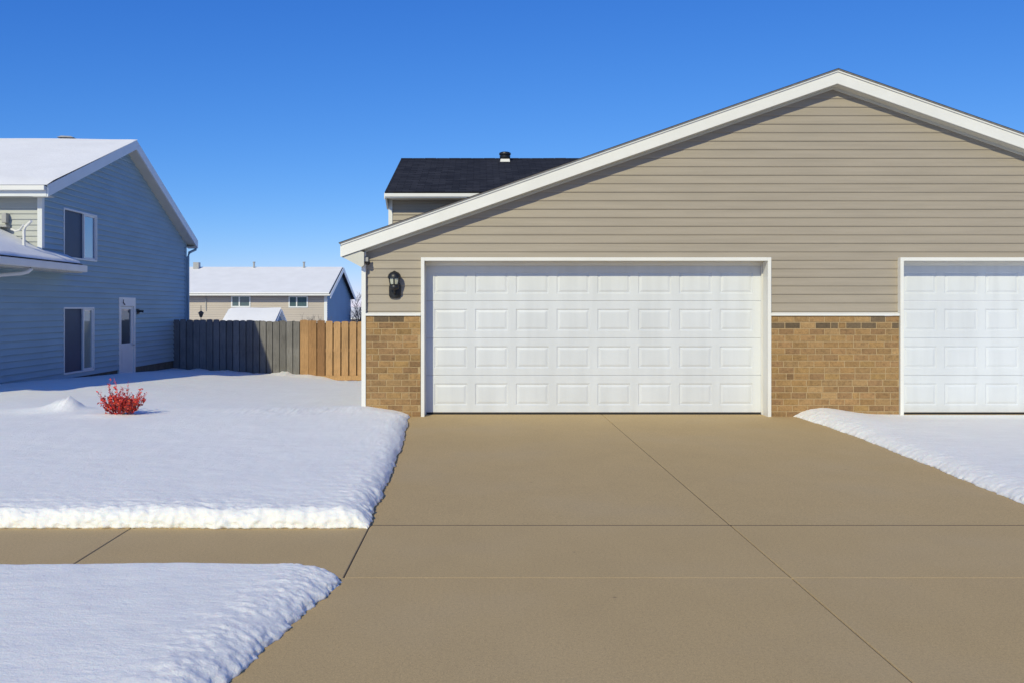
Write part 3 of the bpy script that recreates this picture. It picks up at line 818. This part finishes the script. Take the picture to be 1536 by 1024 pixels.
# lawn
LP = [(5.0, -.77), (6.4, -.775), (7.9, -.80), (9.7, -.845), (12.0, -.93), (13.1, -1.0), (40, -1.0)]
def lawn(u, v):
    # u distance left of the driveway edge, v distance behind the sidewalk edge
    y0 = 6.42+v
    x = pieces(y0, LP)-u
    wob = .030*fb(y0*2.2, 1.3, 5)+.016*fb(y0*9, 2.1, 5)
    x += wob*math.exp(-u/.15)+.016*fb(y0*19, prof(u, .2)*2.6, 15, 4)*math.exp(-u/.12)
    y = y0+(.022*fb(x*2.0, 7, 5)+.012*fb(x*9, 3, 5))*math.exp(-v/.12)+(.020*fb(x*19, prof(v, .105)*2.6, 5, 4)+.009*fb(x*44, prof(v, .105)*5.5, 15, 2))*math.exp(-v/.09)
    p = prof(u, .20+.05*fb(y*1.5, 0, 1)+.55*sst((y0-12.2)/.8))*prof(v, .105)
    lump = 1+.12*fb(x*3, y*3, 2)+.12*fb(x*13, y*13, 6)
    edge = math.exp(-min(u, v)/.25)
    h = (hb(x, y)+.02)*1.0
    z = (h if h < 0 else h*p)*(1+(lump-1)*edge*1.1*(y0 < 13))-.004
    if y0 < 10: z += .012*fb(x*24, y*24, 41, 3)*math.exp(-min(u, v)/.10)*p
    z += (.014*fb(x*.55, y*.4, 8)+.005*fb(x*2.2, y*1.6, 3)+.0016*fb(x*7, y*7, 3))*p
    z += .13*math.exp(-((x+5.62)/.20)**2-((y-12.7)/.22)**2)*(1+.5*fb(x*5, y*5, 3))+.012*fb(x*8, y*8, 63)*math.exp(-((x+5.65)/.35)**2-((y-12.65)/.3)**2)+.055*math.exp(-((x+5.9)/.55)**2-((y-12.6)/.3)**2)
    z += .03*math.exp(-((x+4.95)/.4)**2-((y-12.1)/.18)**2)
    z += .12*math.exp(-(abs(x+5.65)/.42)**1.5-((y-27.1)/.4)**2)*(1+.5*fb(x*4, y*3, 2))+.07*math.exp(-((x+4.7)/.5)**2-((y-26.9)/.3)**2)
    z += .05*math.exp(-((y-27.3)/.3)**2)*fb(x*2.5, 0, 4)*1.5
    z += (.020*fb(x*5, y*3.2, 51)+.010*fb(x*15, y*10, 52))*math.exp(-((x+2.4)/1.1)**2-((y-12.7)/.55)**2)
    if v == 0: y += .022
    if u == 0: x -= .020
    z -= .14*math.exp(-((x+3.3)/1.1)**2-((y-27.2)/1.2)**2)
    z += .06*math.exp(-((x+1.7)/.25)**2)*math.exp(-((y-13.0)/.5)**2)*.5
    return (x, y, z)
us = rim(.2, 22, spacing(5.4, 15., .0135, 1.03)); vs_ = rim(.105, 22, spacing(.4, 24, .011, 1.022))
print('lawn grid', len(us), len(vs_))
snowgrid('lawn_snow', us, vs_, lawn, 'smooth snow blanket over the lawn left of the driveway')
# boulevard strip
BP = [(1.8, -1.75), (2.6, -1.32), (3.2, -1.13), (3.77, -1.02), (4.13, -.95), (4.58, -.875), (5.0, -.79), (5.3, -.75)]
def blvd(u, v):
    y0 = 5.235-v; x = pieces(y0, BP)-u
    x -= .05*max(0, 1-v/.16)**2*math.exp(-u/.2)
    x += (.03*fb(y0*3, 4, 1)+.016*fb(y0*11, 4, 2)+.018*fb(y0*20, prof(u, .27)*3.0, 2, 4))*math.exp(-u/.15)
    y = y0+(.012*fb(x*2.5, 9, 2)+.008*fb(x*10, 9, 2))*math.exp(-v/.1)
    wu = .27+.06*fb(y*2, 1, 2)
    p = prof(u, wu)**1.15*prof(v, .07)*prof(max(0, y-2.2), .1)
    e = math.exp(-(u/.30)**2)
    z = .105*p*(1+e*(.10*fb(x*4, y*4, 4)+.10*fb(x*12, y*12, 7)+.09*fb(x*30, y*30, 7, 3)))-.004
    if u == 0: x -= .022
    z += (.012*fb(x*.8, y*.6, 18)+.004*fb(x*2.6, y*2., 13)+.0012*fb(x*9, y*9, 13))*p
    return (x, y, z)
us = rim(.27, 34, spacing(.7, 9., .010, 1.02)); vs_ = rim(.07, 10, spacing(.15, 3.05, .010, 1.003))
print('blvd grid', len(us), len(vs_))
snowgrid('boulevard_snow', us, vs_, blvd, 'snow on the strip between the sidewalk and the street')
# right side
RP = [(5.0, 4.16), (7.2, 4.20), (8.9, 4.32), (11.0, 4.45), (12.3, 4.46), (13.15, 4.42)]
def rgt(u, v):
    y0 = 6.6+v; x = pieces(y0, RP)+u
    x += (.03*fb(y0*2.2, 14, 1)+.012*fb(y0*9, 14, 2)+.014*fb(y0*20, prof(u, .26)*2.5, 2, 4))*math.exp(-u/.15)
    y = y0
    p = prof(u, .26)**1.3*prof(v, .1)
    far = sst((y-11.6)/1.3)
    wall = math.exp(-((x-4.85)/.42)**2)
    base = .095*(1-far)+(.035+.085*wall)*far
    z = base*p*(1+math.exp(-u/.25)*(.10*fb(x*3, y*3, 31)+.12*fb(x*11, y*11, 32)+.12*fb(x*24, y*24, 33, 3)))-.004
    z += (.012*fb(x*.7, y*.5, 28)+.004*fb(x*2.4, y*2, 23)+.0012*fb(x*8, y*8, 23))*p
    if u == 0: x += .020
    if x > 5.90 and y > 13.05: z = min(z, .012)
    return (x, y, z)
us = rim(.26, 24, spacing(.45, 9., .018, 1.03)); vs_ = spacing(.1, 6.62, .02, 1.0)
snowgrid('side_snow', us, vs_, rgt, 'snow right of the driveway in front of the cut off garage door')

# concrete slabs
def slab(mb, poly, z=0, h=.12, e=.006):
    n = len(poly); c = Vector((sum(p[0] for p in poly)/n, sum(p[1] for p in poly)/n))
    def inset(d):
        out = []
        for i in range(n):
            p = Vector(poly[i]); a = (Vector(poly[i-1])-p).normalized(); b = (Vector(poly[(i+1) % n])-p).normalized()
            bis = a+b
            if bis.length < .02:
                bis = Vector((-a.y, a.x));
                if bis.dot(c-p) < 0: bis = -bis
                out.append(p+bis*d)
            else:
                s = abs(a.x*b.y-a.y*b.x); out.append(p+bis*(d/max(s, .2)))
        return out
    rings = [[(p[0], p[1], z-h) for p in poly], [(p[0], p[1], z-.006) for p in poly], [(p[0], p[1], z-.002) for p in inset(e*.4)], [(p[0], p[1], z) for p in inset(e)]]
    V = [v for r in rings for v in r]; fs = []
    for k in range(3):
        fs += [(k*n+i, k*n+(i+1) % n, (k+1)*n+(i+1) % n, (k+1)*n+i) for i in range(n)]
    fs.append(tuple(range(3*n, 4*n))); mb.add(V, fs)
g_ = .003
m = MB(); xm = 1.752
slab(m, [(-1.0, 6.535+g_), (xm-g_, 6.535+g_), (xm-g_, 13.5), (-1.3, 13.5)], -.002)
slab(m, [(xm+g_, 6.535+g_), (4.44, 6.535+g_), (4.60, 11.0), (4.60, 13.5), (xm+g_, 13.5)], -.002)
slab(m, [(-.768+g_, 5.245+g_), (xm-g_, 5.245+g_), (xm-g_, 6.525-g_), (-.768+g_, 6.525-g_)])
slab(m, [(xm+g_, 5.245+g_), (4.22-g_, 5.245+g_), (4.22-g_, 6.525-g_), (xm+g_, 6.525-g_)])
slab(m, [(-2.1, 1.8), (xm-g_, 1.8), (xm-g_, 5.245-g_), (-1.0, 5.245-g_), (-1.25, 3.6), (-1.6, 2.5)])
slab(m, [(xm+g_, 1.8), (5.2, 1.8), (4.8, 2.5), (4.35, 3.8), (4.22, 5.245-g_), (xm+g_, 5.245-g_)])
slab(m, [(4.61, 12.9), (11.5, 12.9), (11.5, 13.5), (4.51, 13.5)])
jf = MB()
jf.box(-.76, 4.21, 6.523, 6.539, -.05, -.0015); jf.box(xm-.0025, xm+.0025, 1.85, 12.4, -.05, -.006); jf.box(-.772, -.766, 5.26, 6.51, -.05, -.003)
for i in range(1, 12): jf.box(-.768-1.642*i-.0035, -.768-1.642*i+.0035, 5.26, 6.51, -.05, -.004)
kind(obj('joint_filler', jf, paint('joint_dirt', (.07, .052, .035), .9)), 'structure')
kind(obj('driveway', m, M['concrete']), 'structure', 'tan concrete driveway with tooled joints')
jg = MB(); jg.box(-1.0, 4.2, 5.240, 5.250, -.05, -.0012); kind(obj('joint_groove', jg, M['concrete']), 'structure')
m = MB()
x = -.768
for i in range(14):
    slab(m, [(x-1.642+g_, 5.245), (x-g_, 5.245), (x-g_, 6.525), (x-1.642+g_, 6.525)]); x -= 1.642
x = 4.22
for i in range(10):
    slab(m, [(x+g_, 5.245), (x+1.642-g_, 5.245), (x+1.642-g_, 6.525), (x+g_, 6.525)]); x += 1.642
kind(obj('sidewalk', m, M['concrete']), 'structure')
m = MB(); m.box(-60, -1.78, 1.62, 1.8, -.3, .0); m.box(5.22, 60, 1.62, 1.8, -.3, 0); m.box(-1.78, 5.22, 1.62, 1.796, -.3, -.06)
kind(obj('kerb', m, M['concrete']), 'structure')
m = MB(); m.add([(-200, -12, -.10), (200, -12, -.10), (200, 1.62, -.10), (-200, 1.62, -.10)], [(0, 1, 2, 3)])
kind(obj('road', m, M['asphalt']), 'structure')
# ground sheet to the horizon: soil near (under the snow), snow field behind the houses
def gz_(y): return -.03 if y < 13 else (-.03-.045*(y-13) if y < 30 else max(-1.8, -.795-.06*(y-30)))
xsg = [-900, -200, -60, -25, -14, -8, -4, 0, 4, 8, 14, 25, 60, 200, 900]
ysg = [-900, -100, -12.5, 1.63, 6, 13, 20, 30, 47, 60, 100, 300, 1000, 2500]
m = MB(); V = []
for y in ysg:
    for x in xsg: V.append((x, y, -.75 if y < 1.7 else gz_(y)-.35*(13 < y < 40)))
n = len(xsg)
m.add(V, [(j*n+i, j*n+i+1, (j+1)*n+i+1, (j+1)*n+i) for j in range(len(ysg)-1) for i in range(n-1)])
kind(obj('ground', m, M['soil']), 'structure')
m = MB(); V = []; ysn = [30.4, 34, 47, 60, 100, 300, 1000, 2400]
for y in ysn:
    for x in xsg: V.append((x, y, gz_(y)+.12+.05*noise.noise(Vector((x*.1, y*.1, 0)))))
m.add(V, [(j*n+i, j*n+i+1, (j+1)*n+i+1, (j+1)*n+i) for j in range(len(ysn)-1) for i in range(n-1)])
kind(obj('snow_field', m, M['snow']), 'structure')
# snow off to the far right / left of the lots so nothing bare shows from a step aside
m = MB(); V = []
for y in (6.55, 9, 12.8):
    for x in (13.2, 20, 60): V.append((x, y, .08))
m.add(V, [(0, 1, 4, 3), (1, 2, 5, 4), (3, 4, 7, 6), (4, 5, 8, 7)])
V = []
for y in (6.5, 12, 17.4):
    for x in (-60, -30, -15.5): V.append((x, y, .085))
m.add(V, [(0, 1, 4, 3), (1, 2, 5, 4), (3, 4, 7, 6), (4, 5, 8, 7)])
kind(obj('side_lot_snow', m, M['snow']), 'structure')

# ------------------------------------------------------------------ shrub
sx, sy_ = -4.68, 12.22; szz = .10
sb = thing('shrub', 'small shrub with bright red leaves and twigs poking out of the snow', 'shrub', (sx, sy_, szz))
rnd = random.Random(23); tw = MB(); lv = MB()
def leaf(p, s):
    a = Vector((rnd.uniform(-1, 1), rnd.uniform(-1, 1), rnd.uniform(-.6, 1))).normalized()
    b = a.cross(Vector((rnd.uniform(-1, 1), rnd.uniform(-1, 1), rnd.uniform(-1, 1)))).normalized()
    v = rnd.uniform(.6, 1.2); c = (.72*v, .035*v+rnd.uniform(0, .03), .030*v)
    if rnd.random() < .2: c = (.75*v, .10*v, .03)
    if rnd.random() < .15: c = (.28*v, .02, .03)
    nrm = a.cross(b)
    lv.add([p-a*s, p+b*s*.55+nrm*s*.12, p+a*s, p-b*s*.55+nrm*s*.12], [(0, 1, 2, 3)], c)
def twig(p, d, L, r, lev):
    pts = [p]; n = 5; q = p.copy()
    for i in range(n):
        d = (d+Vector((rnd.uniform(-.22, .22), rnd.uniform(-.22, .22), rnd.uniform(-.1, .18)))).normalized()
        q = q+d*(L/n); pts.append(q.copy())
    v = rnd.uniform(.6, 1.1)
    col = (.60*v, .07*v, .10*v) if (lev > 0 or rnd.random() < .5) else (.14*v, .10*v, .075*v)
    if rnd.random() < .12: col = (.11, .095, .08)
    tw.tube(pts, [r*(1-.7*i/n) for i in range(n+1)], 5, col)
    for i in range(1, n+1):
        if lev < 2 and rnd.random() < .62:
            dd = (d+Vector((rnd.uniform(-.9, .9), rnd.uniform(-.9, .9), rnd.uniform(-.1, .8)))).normalized()
            twig(pts[i], dd, L*rnd.uniform(.3, .55), r*.62, lev+1)
        dens = 2.2 if (pts[i].z-szz) < .26 else .5
        for _ in range(int(dens+rnd.random())):
            if rnd.random() < .44: leaf(pts[i]+Vector([rnd.uniform(-.014, .014) for _ in range(3)]), rnd.uniform(.009, .026))
for k in range(34):
    t = rnd.uniform(0, 2*PI); tilt = rnd.uniform(.05, 1.0)
    d = Vector((math.cos(t)*math.sin(tilt), math.sin(t)*math.sin(tilt)*.8, math.cos(tilt)))
    twig(Vector((sx+math.cos(t)*.05, sy_+math.sin(t)*.04, szz-.01)), d, rnd.uniform(.20, .34), .0055, 0)
tw.tube([(sx-.02, sy_, szz), (sx-.05, sy_, szz+.18), (sx-.045, sy_, szz+.27), (sx-.085, sy_, szz+.37), (sx-.082, sy_, szz+.42), (sx-.115, sy_, szz+.51)], [.006, .005, .005, .004, .004, .002], 5, (.6, .08, .12))
for q in ((-.05, .26), (-.075, .34), (-.09, .40), (-.085, .45), (-.105, .49)): leaf(Vector((sx+q[0], sy_, szz+q[1])), .012)
twig(Vector((sx+.05, sy_, szz)), Vector((.45, 0, .8)), .38, .006, 0)
obj('twigs', tw, M['bark'], sb); obj('leaves', lv, M['leaf'], sb)

# bare little tree seen past the garage corner, and scrub over the fence
def bare(name, label, p, H, n, seed, r0=.04, spread=.7):
    rn = random.Random(seed); t_ = thing(name, label, 'tree' if 'tree' in name else 'shrub', p)
    tr = MB(); br = MB()
    col = (.10, .085, .075)
    base = Vector(p); tr.tube([base, base+Vector((.03, 0, H*.35)), base+Vector((0, 0, H*.7))], [r0, r0*.8, r0*.45], 7, col)
    def rec(q, d, L, r, lev):
        pts = [q]; c = q.copy()
        for i in range(4):
            d = (d+Vector((rn.uniform(-.25, .25), rn.uniform(-.25, .25), rn.uniform(-.05, .2)))).normalized(); c = c+d*L/4; pts.append(c.copy())
        br.tube(pts, [r*(1-.15*i) for i in range(5)], 4, col)
        if lev:
            for i in (1, 2, 3, 4):
                for _ in range(2): rec(pts[i], (d+Vector((rn.uniform(-1, 1), rn.uniform(-1, 1), rn.uniform(-.2, .7)))).normalized(), L*.5, r*.6, lev-1)
    for k in range(n):
        a = rn.uniform(0, 6.28); rec(base+Vector((0, 0, H*rn.uniform(.3, .7))), Vector((math.cos(a)*spread, math.sin(a)*spread, .7)).normalized(), H*.35, r0*.4, 2)
    obj('trunk', tr, M['bark'], t_); obj('branches', br, M['bark'], t_)
bare('bare_tree', 'bare twiggy young tree in the gap left of the garage corner', (fx(541, 62), 62, -1.8), 3.9, 9, 5, .07)
bare('bare_shrub', 'dark leafless shrub top over the fence below the row house', (fx(470, 45), 45, -1.7), 2.6, 5, 8, .03)
bare('bare_shrub', 'leafless shrub behind the brown fence near the row house corner', (fx(482, 46), 46, -1.7), 2.55, 5, 18, .03)

# ------------------------------------------------------------------ light, sky, camera
el = math.asin(SUN.z); az = math.atan2(SUN.x, SUN.y)
w = bpy.data.worlds.new('World'); SC.world = w; w.use_nodes = True
nt = w.node_tree; bg = nt.nodes['Background']
sk = nt.nodes.new('ShaderNodeTexSky'); sk.sky_type = 'NISHITA'; sk.sun_disc = False
sk.sun_elevation = el; sk.sun_rotation = az % (2*PI)
sk.air_density = 1.0; sk.dust_density = .0; sk.ozone_density = 6.0; sk.altitude = 1500
sp = nt.nodes.new('ShaderNodeSeparateColor'); cb = nt.nodes.new('ShaderNodeCombineColor')
nt.links.new(sk.outputs[0], sp.inputs[0])
# clear winter air: deepen red, hold green, ease blue of the physical sky
for i, (ex, co_) in enumerate(((1.45, .38), (1.0, .86), (.62, 2.55))):
    pw = nt.nodes.new('ShaderNodeMath'); pw.operation = 'POWER'; pw.inputs[1].default_value = ex
    ml = nt.nodes.new('ShaderNodeMath'); ml.operation = 'MULTIPLY'; ml.inputs[1].default_value = co_
    nt.links.new(sp.outputs[i], pw.inputs[0]); nt.links.new(pw.outputs[0], ml.inputs[0]); nt.links.new(ml.outputs[0], cb.inputs[i])
nt.links.new(cb.outputs[0], bg.inputs[0]); bg.inputs[1].default_value = .10
L = bpy.data.lights.new('sun', 'SUN'); L.energy = 3.25; L.angle = math.radians(.53); L.color = (1, .93, .64)
lo = bpy.data.objects.new('sun', L); C.objects.link(lo); lo.rotation_euler = (-SUN).to_track_quat('-Z', 'Y').to_euler()
cd = bpy.data.cameras.new('camera'); co = bpy.data.objects.new('camera', cd); C.objects.link(co)
co.location = (0, 0, 1.51); co.rotation_euler = (PI/2, 0, 0)
cd.sensor_width = 36; cd.lens = 36*F/1536; cd.shift_x = 48/1536; cd.shift_y = -49/1536
cd.clip_end = 6000; cd.clip_start = .05
SC.camera = co
SC.view_settings.view_transform = 'Standard'; SC.view_settings.look = 'None'
SC.view_settings.exposure = 0; SC.view_settings.gamma = 1
SC.render.engine = 'CYCLES'
SC.cycles.use_denoising = True
